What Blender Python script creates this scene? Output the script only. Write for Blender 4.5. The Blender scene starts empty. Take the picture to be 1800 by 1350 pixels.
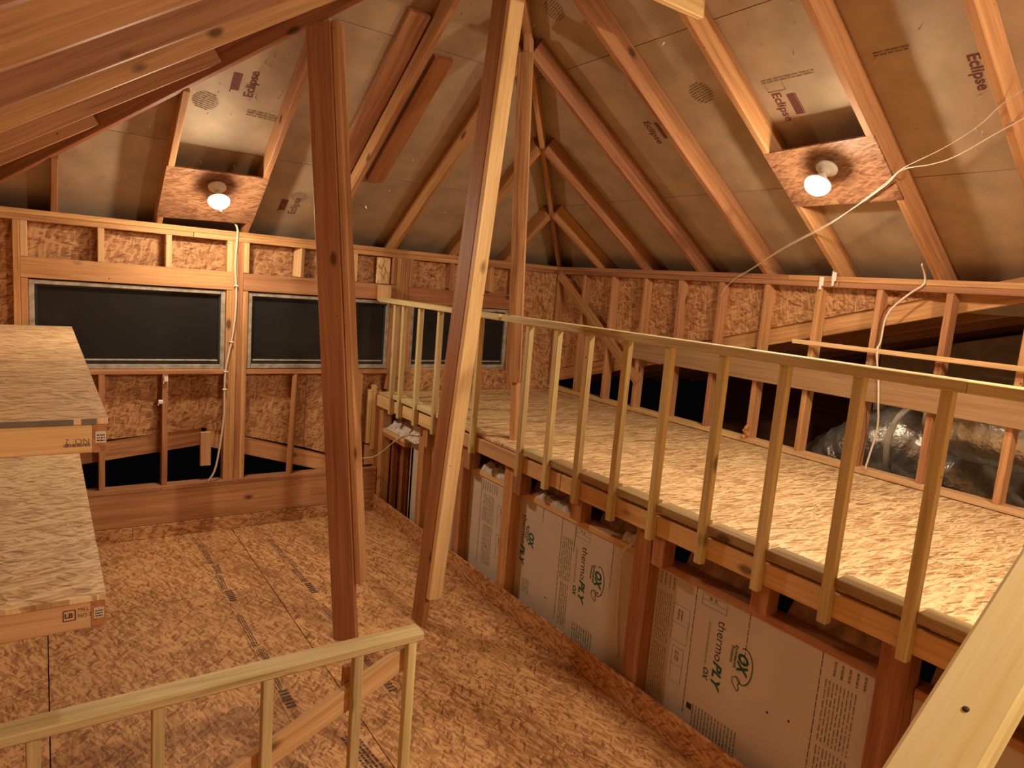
import bpy, bmesh, math, random
from mathutils import Vector, Matrix, noise
C = bpy.context.scene.collection
rnd = random.Random(7)
V = Vector

# ------------------------------------------------------------------ camera, world, exposure
cam_d = bpy.data.cameras.new('camera'); cam = bpy.data.objects.new('camera', cam_d); C.objects.link(cam)
cam_d.sensor_fit = 'HORIZONTAL'; cam_d.sensor_width = 36.0
cam_d.lens = 1188.03/1800*36.0; cam_d.clip_start = 0.02; cam_d.clip_end = 100
r_ = V((0.82153, -0.56433, 0.08136)); u_ = V((0.013675, 0.162159, 0.98667)); f_ = V((0.570001, 0.809467, -0.140936))
M = Matrix((r_, u_, -f_)).transposed().to_4x4(); M.translation = V((-4.32, -5.50, 2.09))
cam.matrix_world = M
sc = bpy.context.scene; sc.camera = cam
w = bpy.data.worlds.new('night'); sc.world = w; w.use_nodes = True
w.node_tree.nodes['Background'].inputs[0].default_value = (0.55, 0.5, 0.45, 1)
w.node_tree.nodes['Background'].inputs[1].default_value = 0.002
vs = sc.view_settings; vs.view_transform = 'Standard'; vs.look = 'None'; vs.gamma = 1.0; vs.use_curve_mapping = False
vs.exposure = 0.06
BULB = 570.0            # emission of the bulbs
BULB_COL = (1.0, 0.79, 0.55, 1)

# ------------------------------------------------------------------ material helpers
def newmat(name):
    m = bpy.data.materials.new(name); m.use_nodes = True
    nt = m.node_tree; b = nt.nodes['Principled BSDF']
    return m, nt, b
def N(nt, typ, **kw):
    n = nt.nodes.new(typ)
    for k, v in kw.items():
        if k == 'ins':
            for i, x in v.items(): n.inputs[i].default_value = x
        else: setattr(n, k, v)
    return n
def L(nt, a, b): nt.links.new(a, b)
def ramp(nt, stops):
    r = nt.nodes.new('ShaderNodeValToRGB'); e = r.color_ramp.elements
    while len(e) < len(stops): e.new(0.5)
    for i, (p, c) in enumerate(stops):
        e[i].position = p; e[i].color = (*c, 1)
    return r
def math_(nt, op, a, b=None, c=None):
    n = nt.nodes.new('ShaderNodeMath'); n.operation = op
    for i, x in enumerate((a, b, c)):
        if x is None: continue
        if isinstance(x, (int, float)): n.inputs[i].default_value = x
        else: L(nt, x, n.inputs[i])
    return n.outputs[0]
def mixc(nt, fac, a, b, blend='MIX'):
    n = nt.nodes.new('ShaderNodeMix'); n.data_type = 'RGBA'; n.blend_type = blend
    for i, x in ((0, fac), (6, a), (7, b)):
        if isinstance(x, (int, float)): n.inputs[i].default_value = x
        elif isinstance(x, tuple): n.inputs[i].default_value = (*x, 1) if len(x) == 3 else x
        else: L(nt, x, n.inputs[i])
    return n.outputs[2]
def obj_coords(nt, spread=40.0):
    tc = nt.nodes.new('ShaderNodeTexCoord'); oi = nt.nodes.new('ShaderNodeObjectInfo')
    s = N(nt, 'ShaderNodeVectorMath', operation='SCALE'); s.inputs[0].default_value = (1, 0.37, 0.71)
    k = math_(nt, 'MULTIPLY', oi.outputs['Random'], spread); L(nt, k, s.inputs['Scale'])
    a = N(nt, 'ShaderNodeVectorMath', operation='ADD'); L(nt, tc.outputs['Object'], a.inputs[0]); L(nt, s.outputs[0], a.inputs[1])
    return a.outputs[0], oi.outputs['Random']
def mapping(nt, vec, scale, rot=(0, 0, 0)):
    m = N(nt, 'ShaderNodeMapping'); m.inputs['Scale'].default_value = scale; m.inputs['Rotation'].default_value = rot
    L(nt, vec, m.inputs['Vector']); return m.outputs[0]

def lumber(name, dark, mid, light, knot=0.055, rough=0.62, vary=0.22):
    m, nt, b = newmat(name)
    vec, rn = obj_coords(nt)
    wob = N(nt, 'ShaderNodeTexNoise', ins={'Scale': 1.0, 'Detail': 1.0}); L(nt, mapping(nt, vec, (1.6, 5, 5)), wob.inputs['Vector'])
    add = N(nt, 'ShaderNodeVectorMath', operation='MULTIPLY_ADD'); L(nt, wob.outputs['Color'], add.inputs[0])
    add.inputs[1].default_value = (0.0, 0.045, 0.045); L(nt, vec, add.inputs[2])
    g1 = N(nt, 'ShaderNodeTexNoise', ins={'Scale': 1.0, 'Detail': 2.0}); L(nt, mapping(nt, add.outputs[0], (0.9, 42, 42)), g1.inputs['Vector'])
    g2 = N(nt, 'ShaderNodeTexNoise', ins={'Scale': 1.0, 'Detail': 1.0}); L(nt, mapping(nt, add.outputs[0], (3.0, 190, 190)), g2.inputs['Vector'])
    broad = N(nt, 'ShaderNodeTexNoise', ins={'Scale': 1.0, 'Detail': 2.0}); L(nt, mapping(nt, vec, (1.3, 6, 6)), broad.inputs['Vector'])
    t = math_(nt, 'MULTIPLY_ADD', g2.outputs[0], 0.28, math_(nt, 'MULTIPLY', g1.outputs[0], 0.5))
    t = math_(nt, 'MULTIPLY_ADD', broad.outputs[0], 0.32, t)
    rp = ramp(nt, [(0.33, dark), (0.52, mid), (0.70, light)]); L(nt, t, rp.inputs[0])
    # knots
    vo = N(nt, 'ShaderNodeTexVoronoi', ins={'Scale': 1.0, 'Randomness': 1.0}); L(nt, mapping(nt, vec, (2.2, 4.5, 4.5)), vo.inputs['Vector'])
    kf = N(nt, 'ShaderNodeMapRange'); kf.inputs[1].default_value = knot; kf.inputs[2].default_value = knot*2.2; kf.inputs[3].default_value = 0.85; kf.inputs[4].default_value = 0.0
    L(nt, vo.outputs['Distance'], kf.inputs[0])
    col = mixc(nt, kf.outputs[0], rp.outputs[0], tuple(x*0.28 for x in dark))
    # small nail heads and stains
    vo2 = N(nt, 'ShaderNodeTexVoronoi', ins={'Scale': 7.0}); L(nt, vec, vo2.inputs['Vector'])
    kf2 = math_(nt, 'LESS_THAN', vo2.outputs['Distance'], 0.035)
    col = mixc(nt, math_(nt, 'MULTIPLY', kf2, 0.8), col, (0.03, 0.018, 0.01))
    hs = N(nt, 'ShaderNodeHueSaturation')
    L(nt, math_(nt, 'MULTIPLY_ADD', rn, vary*2, 1.0-vary), hs.inputs['Value'])
    L(nt, math_(nt, 'MULTIPLY_ADD', rn, 0.02, 0.49), hs.inputs['Hue'])
    L(nt, col, hs.inputs['Color']); L(nt, hs.outputs[0], b.inputs['Base Color'])
    b.inputs['Roughness'].default_value = rough; b.inputs['Specular IOR Level'].default_value = 0.3
    bp = N(nt, 'ShaderNodeBump', ins={'Strength': 0.12, 'Distance': 0.004}); L(nt, t, bp.inputs['Height']); L(nt, bp.outputs[0], b.inputs['Normal'])
    return m

def osb(name, dark, mid, light, angles, sx=12.5, sy=52.0, rough=0.6, bump=0.3):
    m, nt, b = newmat(name)
    vec, rn = obj_coords(nt)
    dn = N(nt, 'ShaderNodeTexNoise', ins={'Scale': 9.0, 'Detail': 2.0}); L(nt, vec, dn.inputs['Vector'])
    add = N(nt, 'ShaderNodeVectorMath', operation='MULTIPLY_ADD'); L(nt, dn.outputs['Color'], add.inputs[0])
    add.inputs[1].default_value = (0.022, 0.022, 0.0); L(nt, vec, add.inputs[2])
    tone = None
    for i, a in enumerate(angles):
        k = 1.0 + 0.18*i
        mp = N(nt, 'ShaderNodeMapping'); mp.inputs['Rotation'].default_value = (0, 0, math.radians(a)); mp.inputs['Location'].default_value = (3.3*i, 1.7*i, 0)
        L(nt, add.outputs[0], mp.inputs['Vector'])
        vo = N(nt, 'ShaderNodeTexVoronoi', voronoi_dimensions='2D', ins={'Scale': 1.0, 'Randomness': 1.0})
        L(nt, mapping(nt, mp.outputs[0], (sx*k, sy*k, 1)), vo.inputs['Vector'])
        sp = N(nt, 'ShaderNodeSeparateColor'); L(nt, vo.outputs['Color'], sp.inputs[0])
        fl = N(nt, 'ShaderNodeTexNoise', ins={'Scale': 1.0, 'Detail': 1.0}); L(nt, mapping(nt, mp.outputs[0], (9, 150, 1)), fl.inputs['Vector'])
        tv = math_(nt, 'MULTIPLY_ADD', fl.outputs[0], 0.55, math_(nt, 'MULTIPLY_ADD', sp.outputs[0], 0.52, 0.09))
        if tone is None: tone = tv
        else:
            sel = math_(nt, 'GREATER_THAN', sp.outputs[1], 0.52)
            mx = nt.nodes.new('ShaderNodeMix'); L(nt, sel, mx.inputs[0]); L(nt, tone, mx.inputs[2]); L(nt, tv, mx.inputs[3]); tone = mx.outputs[0]
    for a2, thr, amt, sc_ in ((angles[1]+9, 0.78, 0.42, 1.25), (angles[-1]-12, 0.82, 0.38, 1.0), (angles[0]+17, 0.83, -0.46, 1.5)):
        mp = N(nt, 'ShaderNodeMapping'); mp.inputs['Rotation'].default_value = (0, 0, math.radians(a2)); mp.inputs['Location'].default_value = (a2, thr*7, 0); L(nt, add.outputs[0], mp.inputs['Vector'])
        vo = N(nt, 'ShaderNodeTexVoronoi', voronoi_dimensions='2D', ins={'Scale': 1.0, 'Randomness': 1.0}); L(nt, mapping(nt, mp.outputs[0], (sx*sc_, sy*sc_*1.25, 1)), vo.inputs['Vector'])
        sp = N(nt, 'ShaderNodeSeparateColor'); L(nt, vo.outputs['Color'], sp.inputs[0])
        hit = math_(nt, 'MULTIPLY', math_(nt, 'GREATER_THAN', sp.outputs[1], thr), sp.outputs[2])
        tone = math_(nt, 'MULTIPLY_ADD', hit, amt, tone)
    bn = N(nt, 'ShaderNodeTexNoise', ins={'Scale': 2.2, 'Detail': 2.0}); L(nt, vec, bn.inputs['Vector'])
    sk = N(nt, 'ShaderNodeTexNoise', ins={'Scale': 1.0, 'Detail': 2.0}); mp2 = N(nt, 'ShaderNodeMapping'); mp2.inputs['Rotation'].default_value = (0, 0, math.radians(angles[0]+14)); mp2.inputs['Scale'].default_value = (16, 75, 1)
    L(nt, add.outputs[0], mp2.inputs['Vector']); L(nt, mp2.outputs[0], sk.inputs['Vector'])
    cr = N(nt, 'ShaderNodeMapRange'); cr.inputs[1].default_value = 0.33; cr.inputs[2].default_value = 0.42; cr.inputs[3].default_value = 0.30; cr.inputs[4].default_value = 0.0
    L(nt, sk.outputs[0], cr.inputs[0]); tone = math_(nt, 'SUBTRACT', tone, cr.outputs[0])
    t2 = math_(nt, 'MULTIPLY_ADD', bn.outputs[0], 0.36, math_(nt, 'SUBTRACT', tone, 0.18))
    rp = ramp(nt, [(0.16, dark), (0.36, tuple(0.5*a+0.5*c for a, c in zip(dark, mid))), (0.58, mid), (0.90, light)]); L(nt, t2, rp.inputs[0])
    hs = N(nt, 'ShaderNodeHueSaturation'); L(nt, math_(nt, 'MULTIPLY_ADD', rn, 0.16, 0.92), hs.inputs['Value'])
    L(nt, rp.outputs[0], hs.inputs['Color']); L(nt, hs.outputs[0], b.inputs['Base Color'])
    b.inputs['Roughness'].default_value = rough; b.inputs['Specular IOR Level'].default_value = 0.35
    bp = N(nt, 'ShaderNodeBump', ins={'Strength': bump, 'Distance': 0.004}); L(nt, tone, bp.inputs['Height']); L(nt, bp.outputs[0], b.inputs['Normal'])
    return m

def plain(name, col, rough=0.6, metal=0.0, nscale=8.0, namt=0.15, bump=0.0, bscale=60.0, spec=0.4):
    m, nt, b = newmat(name)
    vec, rn = obj_coords(nt)
    n = N(nt, 'ShaderNodeTexNoise', ins={'Scale': nscale, 'Detail': 3.0}); L(nt, vec, n.inputs['Vector'])
    rp = ramp(nt, [(0.3, tuple(c*(1-namt) for c in col)), (0.7, tuple(min(1, c*(1+namt)) for c in col))]); L(nt, n.outputs[0], rp.inputs[0])
    L(nt, rp.outputs[0], b.inputs['Base Color'])
    b.inputs['Roughness'].default_value = rough; b.inputs['Metallic'].default_value = metal; b.inputs['Specular IOR Level'].default_value = spec
    if bump:
        n2 = N(nt, 'ShaderNodeTexNoise', ins={'Scale': bscale, 'Detail': 2.0}); L(nt, vec, n2.inputs['Vector'])
        bp = N(nt, 'ShaderNodeBump', ins={'Strength': bump, 'Distance': 0.01}); L(nt, n2.outputs[0], bp.inputs['Height']); L(nt, bp.outputs[0], b.inputs['Normal'])
    return m

FIR = lumber('weathered_fir', (0.25, 0.11, 0.042), (0.46, 0.23, 0.098), (0.62, 0.345, 0.16))
DARKFIR = lumber('dark_fir', (0.20, 0.075, 0.03), (0.33, 0.135, 0.055), (0.42, 0.19, 0.08))
RAFT = lumber('rafter_fir', (0.23, 0.10, 0.04), (0.41, 0.20, 0.088), (0.54, 0.285, 0.13))
BARKY = lumber('barky_fir', (0.13, 0.05, 0.02), (0.42, 0.22, 0.09), (0.66, 0.42, 0.20), knot=0.09)
PALE = lumber('pale_spruce', (0.48, 0.28, 0.12), (0.66, 0.43, 0.20), (0.76, 0.54, 0.29), vary=0.1)
TREATED = lumber('treated_pine', (0.36, 0.28, 0.12), (0.58, 0.475, 0.235), (0.72, 0.62, 0.35), vary=0.1)
LEDGER = lumber('dull_brown_ledger', (0.19, 0.095, 0.048), (0.30, 0.165, 0.088), (0.37, 0.215, 0.12), vary=0.08)  # darker, less saturated wood than the studs
SHOE = lumber('aged_plate', (0.19, 0.12, 0.05), (0.33, 0.23, 0.105), (0.43, 0.31, 0.15), vary=0.12)
YELLOW = lumber('yellow_pine', (0.60, 0.47, 0.19), (0.80, 0.68, 0.34), (0.86, 0.77, 0.46), vary=0.03, rough=0.5)
OSB_FLOOR = osb('osb_floor', (0.22, 0.095, 0.035), (0.43, 0.215, 0.085), (0.64, 0.37, 0.165), (20, -35, 65, -10))
OSB_DECK = osb('osb_deck', (0.24, 0.12, 0.048), (0.56, 0.36, 0.172), (0.80, 0.60, 0.35), (88, 99, 79, 93), sx=8, sy=66)
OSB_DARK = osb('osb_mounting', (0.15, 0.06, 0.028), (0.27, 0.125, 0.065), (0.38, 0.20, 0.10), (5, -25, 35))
OSB_SHELF = osb('osb_shelf', (0.34, 0.18, 0.075), (0.66, 0.44, 0.235), (0.86, 0.66, 0.40), (20, -35, 60, -5), sx=10)
OSB_WALL = osb('osb_wall', (0.20, 0.08, 0.03), (0.40, 0.19, 0.08), (0.58, 0.33, 0.15), (5, -25, 35, 80))
BOARD_ROOF = plain('roof_panel_facing', (0.44, 0.335, 0.23), rough=0.55, metal=0.15, nscale=5, namt=0.14, bump=0.08, bscale=220)
PLY = plain('grey_panel_paper', (0.60, 0.535, 0.45), rough=0.75, nscale=3, namt=0.06, bump=0.03, bscale=200)
PRINT = plain('black_print', (0.045, 0.035, 0.03), rough=0.8, namt=0.3, nscale=60)
GREYPRINT = plain('grey_print', (0.22, 0.20, 0.145), rough=0.8, namt=0.3, nscale=60)
FADED = plain('faded_brown_print', (0.20, 0.135, 0.085), rough=0.8, namt=0.3, nscale=50)
REDPRINT = plain('maroon_print', (0.16, 0.05, 0.04), rough=0.8, namt=0.3, nscale=60)
GREEN = plain('green_print', (0.02, 0.10, 0.055), rough=0.8, namt=0.2, nscale=60)
CABLE = plain('white_cable_jacket', (0.70, 0.62, 0.50), rough=0.45, namt=0.05)
CLIP = plain('white_plastic', (0.78, 0.73, 0.64), rough=0.4, namt=0.05)
METAL = plain('bright_nail_steel', (0.8, 0.78, 0.72), rough=0.3, metal=0.9, namt=0.05)
BOXM = plain('dark_fixture_box', (0.06, 0.06, 0.065), rough=0.5)
SOCK = plain('white_porcelain', (0.75, 0.72, 0.66), rough=0.35)
FLUFF = plain('white_fiberglass', (0.66, 0.60, 0.53), rough=0.95, nscale=25, namt=0.3, bump=0.8, bscale=90)
BROWNB = plain('brown_batt', (0.48, 0.33, 0.22), rough=0.95, nscale=12, namt=0.5, bump=0.9, bscale=40)
FOAM = plain('orange_foam', (0.55, 0.25, 0.08), rough=0.9, nscale=30, namt=0.3, bump=0.5)
DUCT = plain('silver_foil', (0.66, 0.65, 0.60), rough=0.34, metal=0.75, nscale=10, namt=0.2, bump=1.0, bscale=22)
TAPE = plain('grey_tape', (0.17, 0.15, 0.125), rough=0.7)
PRINT2 = plain('worn_black_print', (0.10, 0.06, 0.035), rough=0.8, namt=0.6, nscale=90)
ALU = plain('greyed_window_frame', (0.36, 0.32, 0.26), rough=0.5, metal=0.0, nscale=20, namt=0.35)
SCREEN = plain('black_gasket', (0.02, 0.02, 0.02), rough=0.6)
TAG = plain('paper_tag', (0.66, 0.58, 0.47), rough=0.8)
ATTIC = plain('attic_sheathing', (0.46, 0.37, 0.28), rough=0.8, namt=0.25)

def emitter(name, col, s):
    m = bpy.data.materials.new(name); m.use_nodes = True; nt = m.node_tree; nt.nodes.clear()
    e = nt.nodes.new('ShaderNodeEmission'); e.inputs[0].default_value = col; e.inputs[1].default_value = s
    o = nt.nodes.new('ShaderNodeOutputMaterial'); nt.links.new(e.outputs[0], o.inputs[0]); return m
GLOW = emitter('lit_bulb', BULB_COL, BULB)
GLOW_DIM = emitter('lit_bulb_behind', BULB_COL, BULB*3.5)
gm, gnt, gb = newmat('window_glass')
gb.inputs['Base Color'].default_value = (0.026, 0.026, 0.026, 1); gb.inputs['Roughness'].default_value = 0.12; gb.inputs['Specular IOR Level'].default_value = 0.18
_t = gnt.nodes.new('ShaderNodeBsdfTransparent'); _m = gnt.nodes.new('ShaderNodeMixShader'); _m.inputs[0].default_value = 0.8
gnt.links.new(_t.outputs[0], _m.inputs[1]); gnt.links.new(gb.outputs[0], _m.inputs[2]); gnt.links.new(_m.outputs[0], gnt.nodes['Material Output'].inputs[0])
GLASS = gm

# ------------------------------------------------------------------ object helpers
def link(name, me, mat, parent=None, M=None):
    if mat is not None: me.materials.append(mat)
    o = bpy.data.objects.new(name, me); C.objects.link(o)
    if parent is not None:
        o.parent = parent; o.matrix_parent_inverse = PW[parent.name].inverted()
    if M is not None:
        o.matrix_world = M
        if parent is not None: o.matrix_basis = M
    PW[o.name] = M.copy() if M is not None else Matrix()
    return o
PW = {}
def structure(name, loc=(0, 0, 0)):
    o = bpy.data.objects.new(name, None); C.objects.link(o); o.location = loc; o['kind'] = 'structure'
    o.empty_display_size = 0.1; PW[o.name] = Matrix.Translation(loc); return o
def thing(name, label, cat, loc=(0, 0, 0), group=None):
    o = bpy.data.objects.new(name, None); C.objects.link(o); o.location = loc
    o['label'] = label; o['category'] = cat; o.empty_display_size = 0.1
    if group: o['group'] = group
    PW[o.name] = Matrix.Translation(loc); return o
def tag(o, label, cat, group=None, kind=None):
    o['label'] = label; o['category'] = cat
    if group: o['group'] = group
    if kind: o['kind'] = kind
    return o
def mesh(name, verts, faces, smooth=False):
    me = bpy.data.meshes.new(name); me.from_pydata([tuple(v) for v in verts], [], faces); me.update()
    if smooth:
        for p in me.polygons: p.use_smooth = True
    return me
def prism_mesh(name, L_, W, T, c=0.003):
    c = min(c, W*0.3, T*0.3); h, a, b = L_/2, W/2, T/2
    ring = [(-a+c, -b), (a-c, -b), (a, -b+c), (a, b-c), (a-c, b), (-a+c, b), (-a, b-c), (-a, -b+c)]
    vs = [(-h, y, z) for y, z in ring] + [(h, y, z) for y, z in ring]
    fs = [(i, (i+1) % 8, 8+(i+1) % 8, 8+i) for i in range(8)] + [tuple(range(7, -1, -1)), tuple(range(8, 16))]
    me = mesh(name, vs, fs)
    return me
def board(name, p0, p1, W, T, nrm, mat, parent=None, c=0.003):
    """lumber from p0 to p1 (centre line); T is measured along nrm, W across it"""
    p0, p1 = V(p0), V(p1); x = (p1-p0); ln = x.length; x.normalize()
    n = V(nrm); n = (n - x*n.dot(x)).normalized(); y = n.cross(x)
    Mx = Matrix((x, y, n)).transposed().to_4x4(); Mx.translation = (p0+p1)/2
    return link(name, prism_mesh(name, ln, W, T, c), mat, parent, Mx)
def boxw(name, X, Y, Z, mat, parent=None, c=0.003, axis=None):
    d = [X[1]-X[0], Y[1]-Y[0], Z[1]-Z[0]]; m = [(X[0]+X[1])/2, (Y[0]+Y[1])/2, (Z[0]+Z[1])/2]
    k = d.index(max(d)) if axis is None else axis
    t = d.index(min(d)) if d.index(min(d)) != k else (k+1) % 3
    wi = 3-k-t
    e = V((0, 0, 0)); e[k] = d[k]/2; n = V((0, 0, 0)); n[t] = 1
    return board(name, V(m)-e, V(m)+e, d[wi], d[t], n, mat, parent, c)
def panel(name, pts, thick, mat, parent=None, flip=False, xdir=None):
    """flat sheet: polygon pts (3-D, planar), extruded by thick along its normal"""
    pts = [V(p) for p in pts]
    n = V((0, 0, 0))
    for i in range(len(pts)): n += (pts[i]-pts[0]).cross(pts[(i+1) % len(pts)]-pts[0])
    n.normalize()
    if flip: n = -n
    x = (V(xdir) if xdir else (pts[1]-pts[0])); x = (x-n*x.dot(n)).normalized(); y = n.cross(x)
    o3 = sum(pts, V((0, 0, 0)))/len(pts)
    Mx = Matrix((x, y, n)).transposed().to_4x4(); Mx.translation = o3
    inv = Mx.inverted(); q = [inv @ p for p in pts]; k = len(q)
    vs = [(p.x, p.y, 0) for p in q] + [(p.x, p.y, thick) for p in q]
    ar = sum(q[i].x*q[(i+1) % k].y-q[(i+1) % k].x*q[i].y for i in range(k))
    if ar < 0: fs = [tuple(range(k)), tuple(range(2*k-1, k-1, -1))] + [((i+1) % k, i, k+i, k+(i+1) % k) for i in range(k)]
    else: fs = [tuple(range(k-1, -1, -1)), tuple(range(k, 2*k))] + [(i, (i+1) % k, k+(i+1) % k, k+i) for i in range(k)]
    return link(name, mesh(name, vs, fs), mat, parent, Mx)
def tube(name, pts, r, mat, parent=None, seg=8, sub=6, rfun=None):
    pts = [V(p) for p in pts]; P = [pts[0]*2-pts[1]]+pts+[pts[-1]*2-pts[-2]]; path = []
    for i in range(1, len(P)-2):
        for j in range(sub):
            t = j/sub; a, b, c, d = P[i-1], P[i], P[i+1], P[i+2]
            path.append(0.5*((2*b)+(c-a)*t+(2*a-5*b+4*c-d)*t*t+(3*b-a-3*c+d)*t**3))
    path.append(pts[-1]); vs, fs = [], []
    up = V((0.3, 0.2, 1)).normalized()
    for i, p in enumerate(path):
        tdir = (path[min(i+1, len(path)-1)]-path[max(i-1, 0)]).normalized()
        s = tdir.cross(up); s = s.normalized() if s.length > 1e-4 else V((1, 0, 0)); u = s.cross(tdir)
        rr = r*(rfun(i) if rfun else 1)
        for k in range(seg):
            a = 2*math.pi*k/seg; vs.append(p+s*math.cos(a)*rr+u*math.sin(a)*rr)
    for i in range(len(path)-1):
        for k in range(seg): fs.append((i*seg+k, i*seg+(k+1) % seg, (i+1)*seg+(k+1) % seg, (i+1)*seg+k))
    fs += [tuple(range(seg-1, -1, -1)), tuple(range((len(path)-1)*seg, len(path)*seg))]
    return link(name, mesh(name, vs, fs, True), mat, parent, Matrix())
def lathe(name, prof, mat, Mx, parent=None, seg=20, smooth=True):
    vs, fs = [], []
    for r, z in prof:
        for k in range(seg): a = 2*math.pi*k/seg; vs.append((r*math.cos(a), r*math.sin(a), z))
    for i in range(len(prof)-1):
        for k in range(seg): fs.append((i*seg+k, i*seg+(k+1) % seg, (i+1)*seg+(k+1) % seg, (i+1)*seg+k))
    fs += [tuple(range(seg-1, -1, -1)), tuple(range((len(prof)-1)*seg, len(prof)*seg))]
    return link(name, mesh(name, vs, fs, smooth), mat, parent, Mx)
def frame_at(o, x, n):
    x, n = V(x).normalized(), V(n).normalized(); x = (x-n*x.dot(n)).normalized(); y = n.cross(x)
    Mx = Matrix((x, y, n)).transposed().to_4x4(); Mx.translation = V(o); return Mx
_txt = {}
def text_mesh(s, shear=0.0, bold=0.0, spacing=1.0):
    key = (s, shear, bold, spacing)
    if key in _txt: return _txt[key].copy()
    cu = bpy.data.curves.new('lettering', 'FONT'); cu.body = s; cu.size = 1.0; cu.shear = shear; cu.offset = bold; cu.space_character = spacing
    cu.resolution_u = 3; cu.align_x = 'LEFT'
    ob = bpy.data.objects.new('lettering', cu); C.objects.link(ob)
    dg = bpy.context.evaluated_depsgraph_get(); me = bpy.data.meshes.new_from_object(ob.evaluated_get(dg))
    bpy.data.objects.remove(ob); bpy.data.curves.remove(cu); me.name = 'lettering'; me.materials.clear(); _txt[key] = me
    return me.copy()
def lettering(s, o, x, n, length, mat, parent, shear=0.0, bold=0.0, height=None, name='lettering', spacing=1.0):
    me = text_mesh(s, shear, bold, spacing)
    xs = [v.co.x for v in me.vertices]; ys = [v.co.y for v in me.vertices]
    k = length/(max(xs)-min(xs)); ky = k if height is None else height/(max(ys)-min(ys))
    x0 = min(xs)
    for v in me.vertices: v.co.x = (v.co.x-x0)*k; v.co.y = v.co.y*ky
    return link(name, me, mat, parent, frame_at(o, x, n))
class Quads:
    """many small flat print marks joined into one mesh, in a local frame"""
    def __init__(s): s.v, s.f = [], []
    def q(s, x0, y0, x1, y1, z=0.0):
        i = len(s.v); s.v += [(x0, y0, z), (x1, y0, z), (x1, y1, z), (x0, y1, z)]; s.f.append((i, i+1, i+2, i+3))
    def line(s, a, b, wd):
        a, b = V((*a, 0)), V((*b, 0)); d = (b-a).normalized(); p = V((-d.y, d.x, 0))*wd/2
        i = len(s.v); s.v += [tuple(a-p), tuple(b-p), tuple(b+p), tuple(a+p)]; s.f.append((i, i+1, i+2, i+3))
    def rows(s, x0, y0, x1, y1, n, fill=0.55, dash=0.03):
        """n rows of broken dashes filling x0..x1 (rows run along x)"""
        h = (y1-y0)/n
        for k in range(n):
            y = y0+h*k; x = x0
            while x < x1:
                l = rnd.uniform(0.4, 1.6)*dash
                s.q(x, y, min(x+l, x1), y+h*fill); x += l+dash*rnd.uniform(0.15, 0.35)
    def build(s, name, o, x, n, mat, parent):
        return link(name, mesh(name, s.v, s.f), mat, parent, frame_at(o, x, n))

# ================================================================== SETTING
H = 2.337; P = 0.66; SL = -4.71          # plate height, roof pitch, left wall line
# ---- lower floor
floor = structure('floor')
def sheet(x0, x1, y0, y1, z, mat, parent, th=0.018, g=0.0022, name='floor_panel'):
    return boxw(name, (x0+g, x1-g), (y0+g, y1-g), (z-th, z), mat, parent, c=0.0015, axis=1)
for x0, x1, seams in ((-3.095, -1.86, (0.02, -2.36, -4.80, -7.3)), (-4.317, -3.095, (0.02, -1.14, -3.58, -6.02, -7.3)), (-4.72, -4.317, (0.02, -1.83, -4.27, -7.3))):
    for a, b in zip(seams, seams[1:]): sheet(x0, x1, b, a, 0.0, OSB_FLOOR, floor)
for xo, ys in ((-2.86, -0.35), (-3.345, -0.25)):
    q = Quads()
    for y0 in (0.0, 1.22):
        q.rows(y0+0.02, -0.035, y0+0.42, 0.0, 3, 0.5, 0.022); q.rows(y0+0.45, -0.02, y0+0.60, 0.02, 4, 0.6, 0.02)
        q.rows(y0+0.62, -0.035, y0+0.86, 0.005, 3, 0.55, 0.02)
        for k in range(6): q.q(y0+0.88+k*0.028, -0.03, y0+0.90+k*0.028, 0.015)
        q.q(y0+0.40, -0.07, y0+0.404, 0.055)
    q.line((0, -0.045), (2.7, -0.045), 0.002)
    q.build('panel_stamp', (xo, ys, 0.0008), (0, -1, 0), (0, 0, 1), PRINT2, floor)
q = Quads(); q.rows(0, -0.05, 0.3, 0.03, 4, 0.6, 0.024); q.q(0.31, -0.05, 0.36, 0.03)
q.build('panel_stamp', (-3.18, -2.82, 0.0008), (0.1, -1, 0), (0, 0, 1), PRINT2, floor)

# ---- loft deck
loft = structure('floor_loft')
for x0, x1, seams in ((-1.885, -1.20, (0.0, -2.44, -4.88, -7.3)), (-1.20, 0.0, (0.0, -1.22, -3.66, -6.1, -7.3))):
    for a, b in zip(seams, seams[1:]): sheet(x0, x1, b, a, 1.085, OSB_DECK, loft, g=0.0028)
for y0, y1, m in ((-0.02, -1.14, PALE), (-1.145, -2.21, PALE), (-2.22, -2.62, PALE), (-2.625, -7.2, PALE)):
    boxw('rim_board', (-1.90, -1.862), (y1+0.003, y0), (0.965, 1.062), m, loft)
BY = [-0.36, -0.52, -0.805, -1.12, -1.40, -1.68, -2.235, -2.51, -2.78, -3.07, -3.35, -3.655, -3.95, -4.247, -4.536, -4.83, -5.12]
for a, b in zip([-0.2]+BY, BY):
    if a == -1.68: continue
    boxw('edge_block', (-1.92, -1.832), (b+0.022, a-0.022), (1.0865, 1.1245), TREATED if b > -2.6 else SHOE, loft)
for y in (-0.45, -0.86, -1.45, -2.06, -2.72, -3.25, -3.91, -4.49, -5.1):
    boxw('loft_joist', (-1.861, -0.01), (y-0.019, y+0.019), (0.93, 1.065), DARKFIR, loft)

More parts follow.
